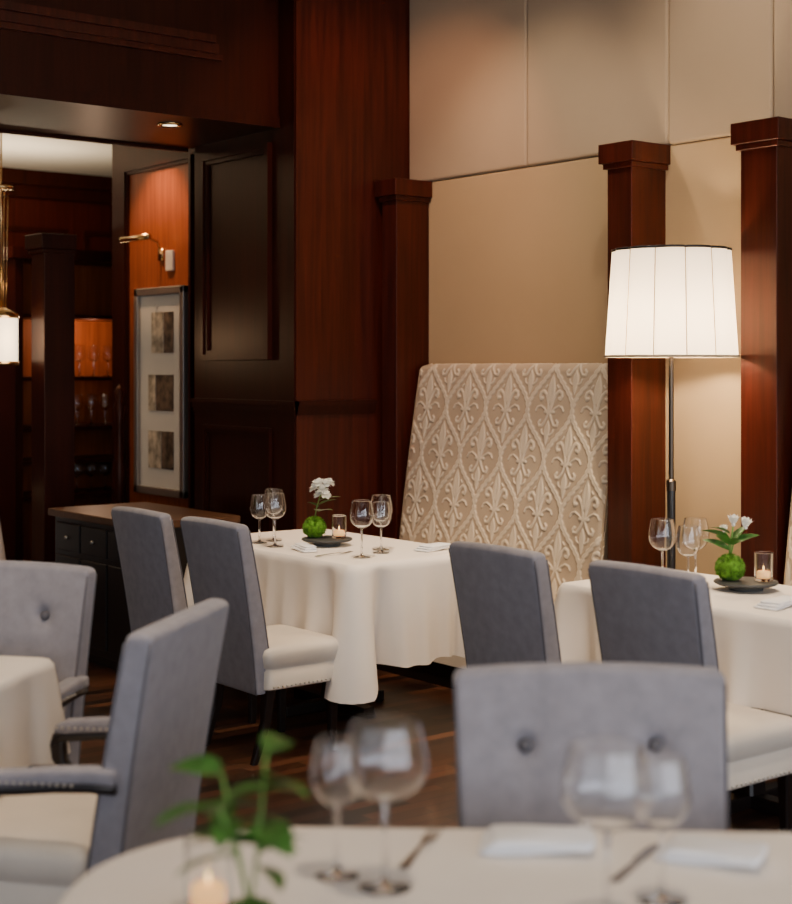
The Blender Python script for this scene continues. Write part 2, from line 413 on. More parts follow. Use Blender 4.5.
def banquette(y0, y1):
    e = bpy.data.objects.new("banquette", None); sc.collection.objects.link(e)
    prof = []
    for i in range(40):
        t = i/39; z = 0.44+1.11*t
        prof.append((4.955+0.160*t**1.25, z))
    R = 0.04; cx, cz = prof[-1][0]+R, prof[-1][1]
    for i in range(1, 9):
        a = PI/2*i/8; prof.append((cx-R*math.cos(a), cz+R*math.sin(a)))
    prof.append((5.210, cz+R))
    core = [[(x+0.006, y, z-0.002) for (x, z) in [(5.214, 0.44)]+prof] for y in (y0+0.004, y1-0.004)]
    n = len(core[0]); V = core[0]+core[1]
    F = [tuple(range(n)), tuple(reversed(range(n, 2*n)))]+[(i, n+i, n+(i+1) % n, (i+1) % n) for i in range(n)]
    mk("back_core", V, F, M['wallfab'], False, e)
    pa = np.array(prof); dl = np.r_[0, np.cumsum(np.hypot(*np.diff(pa, axis=0).T))]
    st = 0.0038; ns = int(dl[-1]/st); ny = int((y1-y0)/st)
    s = np.linspace(0, dl[-1], ns); PXs = np.interp(s, dl, pa[:, 0]); PZs = np.interp(s, dl, pa[:, 1])
    tx = np.gradient(PXs); tz = np.gradient(PZs); ln = np.hypot(tx, tz); nx = -tz/ln; nz = tx/ln
    yy = np.linspace(y0, y1, ny)
    YY, SS = np.meshgrid(yy-(y0+y1)/2, s)
    rel = damask(YY, SS+0.06)
    edge = np.minimum(yy-y0, y1-yy); puff = 0.02*np.exp(-(edge/0.02)**2)
    dsp = rel*0.006+0.003-puff[None, :]
    VX = PXs[:, None]+nx[:, None]*dsp; VZ = PZs[:, None]+nz[:, None]*dsp; VY = np.broadcast_to(yy[None, :], VX.shape)
    co = np.stack([VX, VY, VZ], -1).reshape(-1, 3)
    idx = np.arange(ns*ny).reshape(ns, ny)
    fa = np.stack([idx[:-1, :-1], idx[1:, :-1], idx[1:, 1:], idx[:-1, 1:]], -1).reshape(-1, 4)
    me = bpy.data.meshes.new("damask_back"); me.vertices.add(len(co)); me.vertices.foreach_set("co", co.astype(np.float32).ravel())
    me.loops.add(fa.size); me.loops.foreach_set("vertex_index", fa.astype(np.int32).ravel())
    me.polygons.add(len(fa)); me.polygons.foreach_set("loop_start", np.arange(0, fa.size, 4, dtype=np.int32))
    me.polygons.foreach_set("loop_total", np.full(len(fa), 4, dtype=np.int32))
    me.polygons.foreach_set("use_smooth", np.ones(len(fa), dtype=bool))
    me.update(calc_edges=True); me.validate()
    a = me.attributes.new("relief", 'FLOAT', 'POINT'); a.data.foreach_set("value", rel.astype(np.float32).ravel())
    me.materials.append(M['damask'])
    o = bpy.data.objects.new("damask_back", me); sc.collection.objects.link(o); o.parent = e
    hx, hy = 0.13, (y1-y0)/2-0.005; cx, cy = 4.84, (y0+y1)/2
    rings = []
    for z, ins in ((0.12, 0.0), (0.30, 0.0), (0.302, 0.006), (0.306, 0), (0.42, -0.004), (0.45, 0.004), (0.467, 0.02), (0.472, 0.05), (0.475, 0.09)):
        rings.append([(cx+p[0], cy+p[1], z) for p in rrect(hx-ins, hy-ins, 0.04, 64)])
    v, f = loft(rings); mk("seat_cushion", v, f, M['cream'], True, e, 40)
    v, f = boxdata(4.74, 5.2, y0+0.02, y1-0.02, 0.0, 0.44); mk("plinth", v, f, M['legs'], False, e)
    return e
banquette(4.747, 6.238)
banquette(2.155, 3.737)

# ------------------------------------------------------------------ chairs
def chair_back(hw0, hw1, z0, z1, x0, lean, th0, th1, button=None):
    rings = []; N = 200; K = 60 if button else 34
    def ring(z, zt, th, hw):
        t = (zt-z0)/(z1-z0); xc = x0-lean*t**1.25
        out = []
        for p in rrect(th, hw, min(0.014, th*0.9), N):
            x, y = p[0], p[1]; q = y/hw
            x += xc-0.018*(1-q*q)*t**0.5
            zz = z+0.008*(1-q*q)*t
            if p[0] > 0:
                x += 0.012*(1-q*q)*math.sin(PI*min(1, t*1.02)) if p[0] > th*0.8 else 0
                if button:
                    for (by, bz) in button:
                        dd = math.hypot(y-by, zz-bz)
                        x -= 0.026*math.exp(-(dd/0.022)**2)+0.010*math.exp(-(dd/0.07)**2)
            out.append((x, y, zz))
        return out
    R = th1*0.80
    for k in range(K):
        t = k/(K-1); z = z0+(z1-R-z0)*t
        th = th0+(th1-th0)*t; hw = hw0+(hw1-hw0)*t
        if k == 0: rings.append(ring(z, z, th-0.008, hw-0.008))
        rings.append(ring(z+(0.004 if k == 0 else 0), z, th, hw))
    for k in range(1, 8):
        a = PI/2*k/7; ins = R*(1-math.cos(a))
        rings.append(ring(z1-R+R*0.8*math.sin(a), z1-R, th1-ins, hw1-ins*0.75))
    return loft(rings)
def xback(z, z0, z1, x0, lean): return x0-lean*((z-z0)/(z1-z0))**1.25

def chair_seat(hx, hy, zb=0.29, zt=0.465, cx=0.03):
    rings = []
    for z, ins in ((zb, 0.006), (zb+0.005, 0.0), (zb+0.075, 0.0), (zb+0.08, 0.005), (zb+0.086, 0.005), (zb+0.092, -0.002), (zt-0.035, -0.008), (zt-0.015, -0.002), (zt-0.004, 0.014), (zt+0.004, 0.045), (zt+0.010, 0.10), (zt+0.012, 0.15)):
        rings.append([(cx+p[0], p[1], z) for p in rrect(hx-ins, hy-ins, 0.03, 72)])
    return loft(rings)
def nails(hx, hy, cx, z, gap=0.022):
    q = []
    n = int(2*(hx*2+hy*2)/gap)
    for p in rrect(hx, hy, 0.03, n):
        if p[0] < -hx+0.03: continue
        q.append(ball((cx+p[0]+p[2]*0.001, p[1]+p[3]*0.001, z), 0.0052, 6, 4))
    return join(q)
def legs(hx, hy, cx, zb=0.29):
    out = []
    for i, (sx, sy) in enumerate(((1, 1), (1, -1), (-1, 1), (-1, -1))):
        bx, by = cx+sx*(hx-0.035), sy*(hy-0.035)
        rk = -0.07 if sx < 0 else 0.0
        rings = []
        for z, w in ((0, 0.013), (0.012, 0.014), (0.16, 0.018), (zb+0.01, 0.023)):
            t = 1-z/zb
            rings.append([(bx+rk*t*abs(t)+p[0], by+p[1], z) for p in rrect(w, w, 0.004, 16)])
        out.append(part("leg_%d" % (i+1), loft(rings), M['legs'], False))
    return out
def piping(hw0, hw1, z0, z1, x0, lean, th0, th1):
    q = []
    for s in (-1, 1):
        for side in (-1, 1):
            path = []
            for k in range(22):
                t = k/21; z = z0+(z1-0.03-z0)*t
                th = th0+(th1-th0)*t; hw = hw0+(hw1-hw0)*t
                path.append((xback(z, z0, z1, x0, lean)+side*(th-0.003), s*(hw-0.003), z))
            q.append(tube(path, 0.0036, 6))
    return join(q)

HS = 0.965
sideA = dict(hw0=0.200, hw1=0.222, z0=0.275, z1=HS, x0=-0.172, lean=0.120)
side_parts = [
    part("backrest", chair_back(th0=0.044, th1=0.030, **sideA), M['grey'], True, 60),
    part("piping", piping(th0=0.044, th1=0.030, **sideA), M['pipe']),
    part("seat", chair_seat(0.192, 0.222, cx=0.010), M['cream'], True, 50),
    part("nailheads", nails(0.192, 0.222, 0.010, 0.302), M['nail'])] + legs(0.192, 0.222, 0.010)
HA = 0.978
armA = dict(hw0=0.25, hw1=0.272, z0=0.285, z1=HA, x0=-0.25, lean=0.11)
bt = [(-0.13, 0.825), (0.13, 0.825)]
def tuft_button(by, bz, a):
    x = xback(bz, a['z0'], a['z1'], a['x0'], a['lean'])
    return ball((x+0.037-0.018*(1-(by/0.26)**2)+0.006*(1-(by/0.26)**2)-0.036+0.014, by, bz), 0.015, 14, 8)
def arm(sy):
    y = sy*0.262; dz = -0.028
    path = [(-0.30, y*0.99, 0.665+dz), (-0.24, y, 0.668+dz), (-0.15, y, 0.662+dz), (-0.06, y, 0.652+dz), (0.02, y, 0.645+dz), (0.07, y, 0.64+dz), (0.10, y, 0.632+dz)]
    rings = []
    for i, p in enumerate(path):
        w = 0.026 if i < len(path)-1 else 0.015; h = 0.018 if i < len(path)-1 else 0.010
        rings.append([(p[0], p[1]+a[0], p[2]+a[1]) for a in rrect(w, h, 0.010, 24)])
    pad = loft(rings)
    path2 = [(0.085, y, 0.62+dz), (0.095, y, 0.59+dz), (0.09, y, 0.55+dz), (0.065, y, 0.49), (0.055, y, 0.44), (0.06, y, 0.36)]
    rings = []
    for i, p in enumerate(path2):
        w = 0.022-0.004*math.sin(i/5*PI)
        rings.append([(p[0]+a[0], p[1]+a[1], p[2]) for a in rrect(w, 0.016, 0.005, 16)])
    pst = loft(rings)
    rail = loft([[(p[0], p[1]+a[0], p[2]-0.026+a[1]) for a in rrect(0.024, 0.012, 0.004, 16)] for p in path])
    nl = join([ball((x, y+s*0.0265, 0.655+dz-0.008-0.03*max(0, (x+0.15))), 0.0048, 6, 4) for s in (-1, 1) for x in np.arange(-0.20, 0.10, 0.018)])
    return pad, join([pst, rail]), nl
pl, wl, nl = arm(1); pr, wr, nr = arm(-1)
wide_core = [
    part("backrest", chair_back(th0=0.044, th1=0.034, button=bt, **armA), M['grey'], True, 60),
    part("piping", piping(th0=0.044, th1=0.034, **armA), M['pipe']),
    part("tuft_buttons", join([tuft_button(by, bz, armA) for by, bz in bt]), M['button']),
    part("seat", chair_seat(0.245, 0.26, cx=0.03), M['cream'], True, 50),
    part("nailheads", nails(0.245, 0.26, 0.03, 0.302), M['nail'])] + legs(0.245, 0.26, 0.03)
arm_parts = wide_core + [
    part("arm_pad_left", pl, M['grey']), part("arm_pad_right", pr, M['grey']),
    part("arm_frame_left", wl, M['legs']), part("arm_frame_right", wr, M['legs']),
    part("arm_nailheads_left", nl, M['nail']), part("arm_nailheads_right", nr, M['nail'])]

place("dining_chair", side_parts, (3.435, 5.14, 0), 0)
place("dining_chair", side_parts, (3.42, 5.72, 0), 0)
place("dining_chair", side_parts, (3.735, 3.78, 0), 0)
place("dining_chair", side_parts, (3.75, 3.11, 0), 0)
place("dining_armchair", arm_parts, (1.63, 3.457, 0), 128.8)
place("dining_armchair", arm_parts, (1.63, 4.087, 0), 218.0)
place("tufted_dining_chair", wide_core, (1.94, 1.816, 0), 231.5)

# ------------------------------------------------------------------ tables
def cloth(hx, hy, r, drop, seed, zt=0.757, cfl=0.06, cdrop=0.24, amp=0.016):
    rd = random.Random(seed); N = 420
    per = rrect(hx, hy, r, N); tot = 2*(2*hx+2*hy)
    ph = [rd.uniform(0, 6.28) for _ in range(6)]
    rings = []
    for sc_ in (0.25, 0.6, 0.9, 0.985):
        rings.append([(p[0]*sc_, p[1]*sc_, zt+0.0008*math.sin(p[0]*9*sc_+ph[0])) for p in per])
    rings.append([(p[0], p[1], zt-0.002) for p in per])
    K = 24
    k1 = round(tot/0.30); k2 = round(tot/0.17)
    for k in range(1, K+1):
        t = k/K; rg = []
        for i, p in enumerate(per):
            a = 2*PI*i/N
            dx = abs(p[0])-hx+r*0.29; dy = abs(p[1])-hy+r*0.29
            cn = math.exp(-(dx*dx+dy*dy)/(0.075**2))
            fo = math.sin(k1*a+ph[1]+0.9*math.sin(3*a+ph[3]))+0.5*math.sin(k2*a+ph[2]+0.7*math.sin(5*a+ph[4]))
            fo = math.copysign(abs(fo)**1.25, fo) if fo > 0 else fo*0.6
            ou = 0.010+0.020*t+cfl*cn*t**0.9+amp*fo*(t**0.9)*(1-0.5*cn)
            dd = math.sqrt(dx*dx+dy*dy); ou -= cfl*0.75*t**0.8*math.exp(-((dd-0.14)/0.045)**2)
            z = zt-0.004-drop*t*(1+cdrop*cn+0.02*fo)
            rg.append((p[0]+p[2]*ou, p[1]+p[3]*ou, z))
        rings.append(rg)
    return loft(rings, True, False)
def table_parts(hx, hy, drop, seed, r=0.03, **kw):
    top = loft([[(p[0], p[1], z) for p in rrect(hx-0.006, hy-0.006, r, 64)] for z in (0.725, 0.745)])
    col = loft([[(p[0], p[1], z) for p in rrect(w, w, 0.01, 24)] for z, w in ((0.05, 0.045), (0.12, 0.04), (0.6, 0.035), (0.7, 0.06), (0.726, 0.12))])
    bs = join([boxdata(-0.28, 0.28, -0.03, 0.03, 0.0, 0.05, 0.005), boxdata(-0.03, 0.03, -0.28, 0.28, 0.0, 0.05, 0.005)])
    return [part("tabletop", top, M['mahog_d'], False), part("pedestal", col, M['legs'], False), part("foot", bs, M['legs'], False),
            part("tablecloth", cloth(hx, hy, r, drop, seed, **kw), M['cloth'])]
place("dining_table", table_parts(0.37, 0.635, 0.44, 3, cfl=0.095, amp=0.024), (4.045, 5.555, 0))
place("dining_table", table_parts(0.315, 0.65, 0.30, 5, cfl=0.05, amp=0.022), (4.315, 3.38, 0))
place("dining_table", table_parts(0.91, 0.45, 0.24, 8, r=0.33, cfl=0.01, cdrop=0.0, amp=0.01), (1.665, 1.466, 0), -40.5)
place("dining_table", table_parts(0.45, 0.45, 0.255, 11, cfl=0.03, cdrop=0.03, amp=0.014), (1.217, 3.952, 0), 38.8)
place("dining_table", table_parts(0.35, 0.35, 0.40, 12), (3.33, 8.85, 0))

# ------------------------------------------------------------------ tableware
TZ = 0.759
def wine(h, rb, rbase=0.036, bowl=0.48):
    zs = h*(1-bowl)
    o = [(0.0005, 0.0), (rbase*0.97, 0.0), (rbase, 0.0008), (rbase*0.97, 0.0018), (rbase*0.6, 0.004), (0.008, 0.009), (0.0042, 0.02), (0.0038, zs*0.6), (0.0045, zs-0.006)]
    H = h-zs
    bw = [(0.10, 0.02), (0.28, 0.038), (0.45, 0.07), (0.62, 0.115), (0.75, 0.17), (0.86, 0.235), (0.93, 0.30), (0.98, 0.37), (1.0, 0.45), (0.99, 0.54), (0.965, 0.63), (0.925, 0.73), (0.88, 0.83), (0.835, 0.92), (0.80, 0.985), (0.797, 0.994)]
    for a, b_ in bw: o.append((rb*a, zs+H*b_))
    o.append((rb*0.794-0.0005, zs+H))
    for a, b_ in reversed(bw): o.append((max(0.0006, rb*a-0.0013), zs+H*b_+(0.003 if b_ < 0.03 else 0.001 if b_ < 0.08 else 0)))
    o.append((0.0005, zs+0.0058))
    return part("glass_body", lathe(o, 48), M['glass'])
W_big = [wine(0.262, 0.068, 0.042)]
W_mid = [wine(0.222, 0.043, 0.036, 0.5)]
W_std = [wine(0.245, 0.052, 0.038, 0.5)]
W_sm = [wine(0.225, 0.046, 0.036, 0.52)]
for (x, y, p) in ((3.78, 5.64, W_std), (3.90, 5.83, W_std), (3.80, 5.80, W_sm), (3.86, 5.09, W_std), (4.09, 5.25, W_std), (4.02, 5.16, W_sm),
                  (4.28, 3.76, W_std), (4.40, 3.70, W_std), (4.31, 3.66, W_sm)):
    place("wine_glass", p, (x, y, TZ))
for (x, y, p) in ((1.440, 1.838, W_big), (1.412, 1.928, W_mid), (1.605, 1.517, W_big), (1.735, 1.525, W_mid)):
    place("wine_glass", p, (x, y, TZ))

votive = [part("glass_cup", lathe([(0.0005, 0), (0.029, 0), (0.032, 0.001), (0.033, 0.004), (0.0335, 0.02), (0.034, 0.06), (0.034, 0.102), (0.034, 0.1045), (0.033, 0.1055), (0.0322, 0.1045), (0.0322, 0.102), (0.0318, 0.06), (0.0313, 0.02), (0.031, 0.012), (0.0295, 0.010), (0.0005, 0.009)], 40), M['glass']),
          part("candle", lathe([(0.0005, 0.0098), (0.025, 0.0098), (0.025, 0.034), (0.021, 0.036), (0.0005, 0.034)], 24), M['wax']),
          part("flame", lathe([(0.0005, 0.037), (0.003, 0.042), (0.0025, 0.050), (0.0005, 0.057)], 10), M['flame'])]
tray = [part("slate_disc", lathe([(0.0005, 0.0), (0.062, 0.0), (0.064, 0.012), (0.075, 0.016), (0.108, 0.020), (0.118, 0.026), (0.116, 0.032), (0.0005, 0.030)], 40), M['slate'], True, 40)]

def leafdata(base, dirv, L, w, droop=0.3, roll=0.0, seed=0):
    d = Vector(dirv).normalized(); side = d.cross(Vector((0, 0, 1)))
    if side.length < 0.1: side = Vector((1, 0, 0))
    side.normalize(); side = Matrix.Rotation(roll, 3, d) @ side
    up = side.cross(d).normalized()
    V = []; F = []; n = 9; p = Vector(base)
    for i in range(n+1):
        t = i/n; dd = (d+Vector((0, 0, -droop*t*1.6))).normalized()
        if i: p = p+dd*(L/n)
        hw = w*0.5*(math.sin(PI*min(1, t**0.8))**0.8)+0.0006 if t < 1 else 0.0006
        V += [tuple(p-side*hw+up*hw*0.25), tuple(p), tuple(p+side*hw+up*hw*0.25)]
        if i:
            a = (i-1)*3; b_ = i*3
            F += [(a, a+1, b_+1, b_), (a+1, a+2, b_+2, b_+1)]
    return V, F
def moss(r, seed):
    rd = random.Random(seed); q = [ball((0, 0, r*0.85), r, 28, 18, 0.9)]
    V = []
    for v_ in q[0][0]:
        c = Vector((0, 0, r*0.85)); d = Vector(v_)-c; V.append(tuple(c+d*(1+rd.uniform(-0.09, 0.10))))
    q = [(V, q[0][1])]
    for i in range(900):
        a = rd.uniform(0, 2*PI); u = rd.uniform(-0.5, 1); s = math.sqrt(1-u*u)
        d = Vector((s*math.cos(a), s*math.sin(a), u)); p = Vector((0, 0, r*0.85))+d*r*0.95
        t1 = d.orthogonal().normalized()*0.0026; e = p+(d+Vector((rd.uniform(-.8, .8), rd.uniform(-.8, .8), rd.uniform(-.8, .8)))).normalized()*r*0.19
        q.append(([tuple(p-t1), tuple(p+t1), tuple(e)], [(0, 1, 2)]))
    v_, f_ = join(q)
    return [(a, b_, max(c, 0.0)) for a, b_, c in v_], f_
def blossom(c, r, nrm, seed, npet=6, upr=0.45):
    q = []; nrm = Vector(nrm).normalized(); t = nrm.orthogonal().normalized()
    for lay in range(2):
        for i in range(npet):
            a = 2*PI*i/npet+lay*0.5; dv = Matrix.Rotation(a, 3, nrm) @ t
            dv = (dv*(1-0.35*lay)+nrm*(upr+0.5*lay)).normalized()
            q.append(leafdata(c, dv, r, r*(0.95 if upr < 1 else 0.6), 0.15))
    q.append(ball(c, r*0.18, 8, 6))
    return join(q)
def bouquet(kind, seed):
    rd = random.Random(seed); parts = [part("moss_ball", moss(0.052 if kind != 'leafy' else 0.036, seed), M['moss'])]
    st = []; lf = []; bl = []
    if kind == 'cluster':
        st.append(tube([(0, 0, 0.08), (0.008, 0.002, 0.13), (0.022, 0.0, 0.18), (0.032, 0.0, 0.21)], 0.0026, 6))
        for k in range(11):
            a = 2*PI*k/11; rr = 0.038*(0.45+0.55*(k % 2)); c = (0.036+rr*math.cos(a), rr*math.sin(a), 0.222+0.026*((k*5) % 3-1))
            bl.append(blossom(c, 0.028, (math.cos(a), math.sin(a), 0.8), k))
            st.append(tube([(0.032, 0, 0.205), c], 0.0013, 5))
        for (dx, dy, z, L) in ((1, -0.3, 0.17, 0.11), (0.8, 0.6, 0.15, 0.10), (-0.7, 0.4, 0.14, 0.07), (-0.2, -1, 0.12, 0.08), (0.9, -0.8, 0.12, 0.09)):
            lf.append(leafdata((0.02, 0, z), (dx, dy, 0.45), L, 0.030, 0.25))
    elif kind == 'tall':
        for k, (dx, dy, hh) in enumerate(((0.012, 0.0, 0.205), (0.055, -0.010, 0.195), (-0.015, 0.03, 0.175))):
            top = (dx, dy, hh)
            st.append(tube([(0, 0, 0.08), (dx*0.2, dy*0.2, 0.13), (dx*0.6, dy*0.6, 0.17), top], 0.0034, 6))
            bl.append(blossom(top, 0.042 if k < 2 else 0.03, (dx*4, dy*4, 1), k+20, 4, 1.5))
        for (dx, dy, z, L) in ((1, 0.1, 0.13, 0.12), (-1, 0.1, 0.15, 0.11), (-0.9, 0.3, 0.11, 0.11), (0.3, -1, 0.13, 0.09), (-0.6, -0.5, 0.13, 0.10), (0.5, 0.1, 0.14, 0.10), (-1, -0.2, 0.17, 0.09)):
            lf.append(leafdata((0, 0, z), (dx, dy, 0.7), L, 0.030, 0.35, rd.uniform(-0.8, 0.8)))
    else:
        for k in range(4):
            a = 1.3*k+0.4; top = (0.05*math.cos(a), 0.05*math.sin(a), 0.245-0.025*k)
            st.append(tube([(0, 0, 0.05), (top[0]*0.4, top[1]*0.4, 0.12), top], 0.0024, 6))
            for j in range(4):
                t = 0.4+0.2*j; p = (top[0]*t, top[1]*t, 0.08+(top[2]-0.08)*t); b_ = a+j*2.1
                lf.append(leafdata(p, (math.cos(b_), math.sin(b_), 0.25), 0.085+0.02*rd.random(), 0.042, 0.35, rd.uniform(-0.5, 0.5)))
    parts.append(part("stems", join(st), M['stem'])); parts.append(part("leaves", join(lf), M['leaf']))
    if bl: parts.append(part("blossoms", join(bl), M['petal']))
    return parts
place("slate_tray", tray, (4.00, 5.54, TZ), 0)
place("flower_in_moss_ball", bouquet('cluster', 1), (3.965, 5.59, TZ+0.033), -38)
place("votive_candle", votive, (4.04, 5.50, TZ+0.033))
place("slate_tray", tray, (4.41, 3.47, TZ), 0)
place("flower_in_moss_ball", bouquet('tall', 2), (4.375, 3.515, TZ+0.033), -38)
place("votive_candle", votive, (4.455, 3.425, TZ+0.033))
place("leafy_plant_in_moss_ball", bouquet('leafy', 3), (1.140, 1.762, TZ), 10, 1.08)
place("votive_candle", votive, (1.172, 1.93, TZ), 0, 1.05)
place("flower_in_moss_ball", bouquet('cluster', 4), (3.30, 8.80, TZ), -38)

def napkin(hx, hy, seed):
    q = []
    for l in range(3):
        rings = []
        for z, ins in ((0.0, 0.004), (0.002, 0), (0.006, 0), (0.008, 0.004)):
            rings.append([(p[0]+0.005*l+0.003*math.sin(p[1]*40+l), p[1]-0.006*l+0.002*math.sin(p[0]*35+l), z+l*0.0085+0.004*(1+math.sin(p[0]*22+l*2))*(p[0]/hx*0.5+0.5)) for p in rrect(hx-ins-0.004*l, hy-ins-0.003*l, 0.008, 60)])
        q.append(loft(rings))
    return [part("folded_linen", join(q), M['napkin'])]
place("folded_napkin", napkin(0.095, 0.055, 1), (1.765, 1.835, TZ), -42)
place("folded_napkin", napkin(0.085, 0.055, 2), (1.955, 1.61, TZ), -60)
place("folded_napkin", napkin(0.08, 0.035, 3), (3.80, 5.44, TZ), 75)
place("folded_napkin", napkin(0.08, 0.045, 4), (4.26, 5.10, TZ), 10)
place("folded_napkin", napkin(0.09, 0.045, 5), (4.18, 3.16, TZ), 10)
place("folded_napkin", napkin(0.08, 0.05, 6), (1.28, 4.03, TZ), 30)

def knife():
    pts = [(-0.11, 0.006), (-0.105, 0.009), (-0.02, 0.007), (0.0, 0.006), (0.005, 0.011), (0.07, 0.011), (0.10, 0.006), (0.112, -0.006)]
    pts2 = pts+[(0.0, -0.0065), (-0.105, -0.009), (-0.11, -0.006)]
    rings = [[(p[0], p[1], z) for p in pts2] for z in (0.0, 0.0025)]
    return [part("blade_and_handle", loft(rings), M['chrome'], False)]
def fork():
    q = [loft([[(x, s*w+0, z) for (s, z) in ((-1, zc), (1, zc), (1, zc+0.0025), (-1, zc+0.0025))] for x, w, zc in ((-0.105, 0.007, 0.0), (-0.09, 0.008, 0.001), (0.0, 0.003, 0.004), (0.03, 0.005, 0.004), (0.045, 0.012, 0.002), (0.06, 0.012, 0.0))])]
    for k in range(4):
        y = -0.0105+k*0.007
        q.append(loft([[(x, y+s*0.0014, z+zc) for (s, z) in ((-1, 0), (1, 0), (1, 0.002), (-1, 0.002))] for x, zc in ((0.058, 0.0), (0.08, 0.001), (0.105, 0.005))]))
    return [part("fork_body", join(q), M['chrome'], False)]
kn, fk = knife(), fork()
place("dinner_fork", fk, (1.60, 1.945, TZ), 35)
place("dinner_knife", kn, (1.84, 1.67, TZ), 22)
place("dinner_fork", fk, (3.82, 5.24, TZ), 5)

# ------------------------------------------------------------------ floor lamp
lp = []
lp.append(part("base", lathe([(0.0005, 0), (0.14, 0), (0.14, 0.012), (0.12, 0.022), (0.03, 0.032), (0.016, 0.05), (0.0005, 0.05)], 40), M['black'], True, 40))
lp.append(part("pole_lower", lathe([(0.0005, 0.04), (0.018, 0.04), (0.018, 1.07), (0.0005, 1.07)], 20), M['black'], True, 40))
lp.append(part("pole_upper", lathe([(0.0005, 1.06), (0.021, 1.06), (0.021, 1.10), (0.011, 1.11), (0.010, 1.72), (0.0005, 1.72)], 20), M['bronze'], True, 40))
N = 240; rings = []; KP = 12
def shade_ring(z, r):
    out = []
    for i in range(N):
        a = 2*PI*i/N
        ph = abs(math.cos(KP*a/2))
        out.append((r*(0.925+0.075*ph**0.6)*math.cos(a), r*(0.925+0.075*ph**0.6)*math.sin(a), z-0.008*(1-ph)*(1 if z < 1.7 else 0)*0))
    return out
for k in range(9):
    t = k/8; rings.append(shade_ring(1.625+0.445*t, 0.276-0.029*t))
lp.append(part("shade", loft(rings, False, False), M['shade']))
q = []
for j in range(KP):
    a = 2*PI*(j+0.5)/KP
    q.append(tube([(0.930*(0.276-0.029*t)*math.cos(a), 0.930*(0.276-0.029*t)*math.sin(a), 1.625+0.445*t) for t in (0, 0.5, 1)], 0.0024, 6))
lp.append(part("ribs", join(q), M['rib']))
for nm, z, r in (("trim_top", 2.07, 0.248), ("trim_bottom", 1.625, 0.277)):
    rg = shade_ring(z, r)
    rr = [[(p[0]*(1+dx/r), p[1]*(1+dx/r), p[2]+dz) for p in rg] for dx, dz in ((-0.002, -0.005), (0.003, -0.005), (0.003, 0.005), (-0.002, 0.005), (-0.002, -0.005))]
    lp.append(part(nm, loft(rr, False, False), M['black'] if nm == "trim_top" else M['rib']))
lp.append(part("spider", join([tube([(-0.23, 0, 2.05), (0.23, 0, 2.05)], 0.002, 6), tube([(0, -0.23, 2.05), (0, 0.23, 2.05)], 0.002, 6), tube([(0, 0, 1.70), (0, 0, 2.07)], 0.003, 6)]), M['chrome']))
lp.append(part("bulb", ball((0, 0, 1.80), 0.032, 16, 10, 1.2), emis("bulb_glow", (1.0, 0.8, 0.55), 8)))
lamp = place("floor_lamp", lp, (4.78, 4.15, 0), 10)
def point(name, loc, e, col, r=0.04, parent=None):
    ld = bpy.data.lights.new(name, 'POINT'); ld.energy = e; ld.color = col; ld.shadow_soft_size = r
    o = bpy.data.objects.new(name, ld); sc.collection.objects.link(o); o.location = loc
    if parent: o.parent = parent
    return o
point("lamp_bulb_light", (0, 0, 1.76), 62, (1.0, 0.74, 0.46), 0.05, lamp)

# ------------------------------------------------------------------ hallway details
fr = bpy.data.objects.new("framed_picture", None); sc.collection.objects.link(fr)
fx = 4.735; a0, a1, b0, b1 = 8.02, 8.66, 0.76, 2.09
q = [boxdata(fx-0.045, fx-0.002, a0, a1, b0, b0+0.05, 0.006), boxdata(fx-0.045, fx-0.002, a0, a1, b1-0.05, b1, 0.006),
     boxdata(fx-0.045, fx-0.002, a0, a0+0.05, b0, b1, 0.006), boxdata(fx-0.045, fx-0.002, a1-0.05, a1, b0, b1, 0.006)]
v, f = join(q); mk("frame", v, f, M['silverframe'], False, fr)
box("mat_board", fx-0.02, fx-0.002, a0+0.04, a1-0.04, b0+0.04, b1-0.04, M['mat'], 0, fr)
for i, (ya, yb, za, zb, mm) in enumerate(((8.18, 8.30, 1.67, 1.93, 'photo'), (8.31, 8.46, 1.67, 1.93, 'photo2'),
                                          (8.18, 8.40, 1.30, 1.53, 'photo'), (8.41, 8.50, 1.30, 1.53, 'photo2'),
                                          (8.18, 8.33, 0.93, 1.17, 'photo'), (8.34, 8.50, 0.93, 1.17, 'photo2'))):
    box("photo_%d" % (i+1), fx-0.024, fx-0.019, ya, yb, za, zb, M[mm], 0, fr)
pcl = bpy.data.objects.new("picture_light", None); sc.collection.objects.link(pcl)
q = join([tube([(4.735, 8.36, 2.30), (4.70, 8.36, 2.38), (4.60, 8.36, 2.42), (4.54, 8.36, 2.40)], 0.008, 8), tube([(4.54, 8.18, 2.395), (4.54, 8.54, 2.395)], 0.018, 12), boxdata(4.72, 4.735, 8.33, 8.39, 2.26, 2.34)])
mk("arm_and_hood", q[0], q[1], M['brass'], True, pcl)
box("wall_speaker", 4.715, 4.735, 8.20, 8.29, 2.19, 2.32, M['plate'], 0.006)

prof = [(0.001, 0), (0.06, 0), (0.06, 0.08), (0.04, 0.10), (0.035, 0.3), (0.045, 0.5), (0.028, 0.75), (0.05, 0.9), (0.03, 0.98), (0.022, 1.2), (0.04, 1.32), (0.02, 1.36), (0.035, 1.42), (0.001, 1.47)]
v, f = lathe(prof, 24)
o = mk("turned_newel_post", v, f, M['mahog_d']); o.location = (4.64, 8.76, 0)

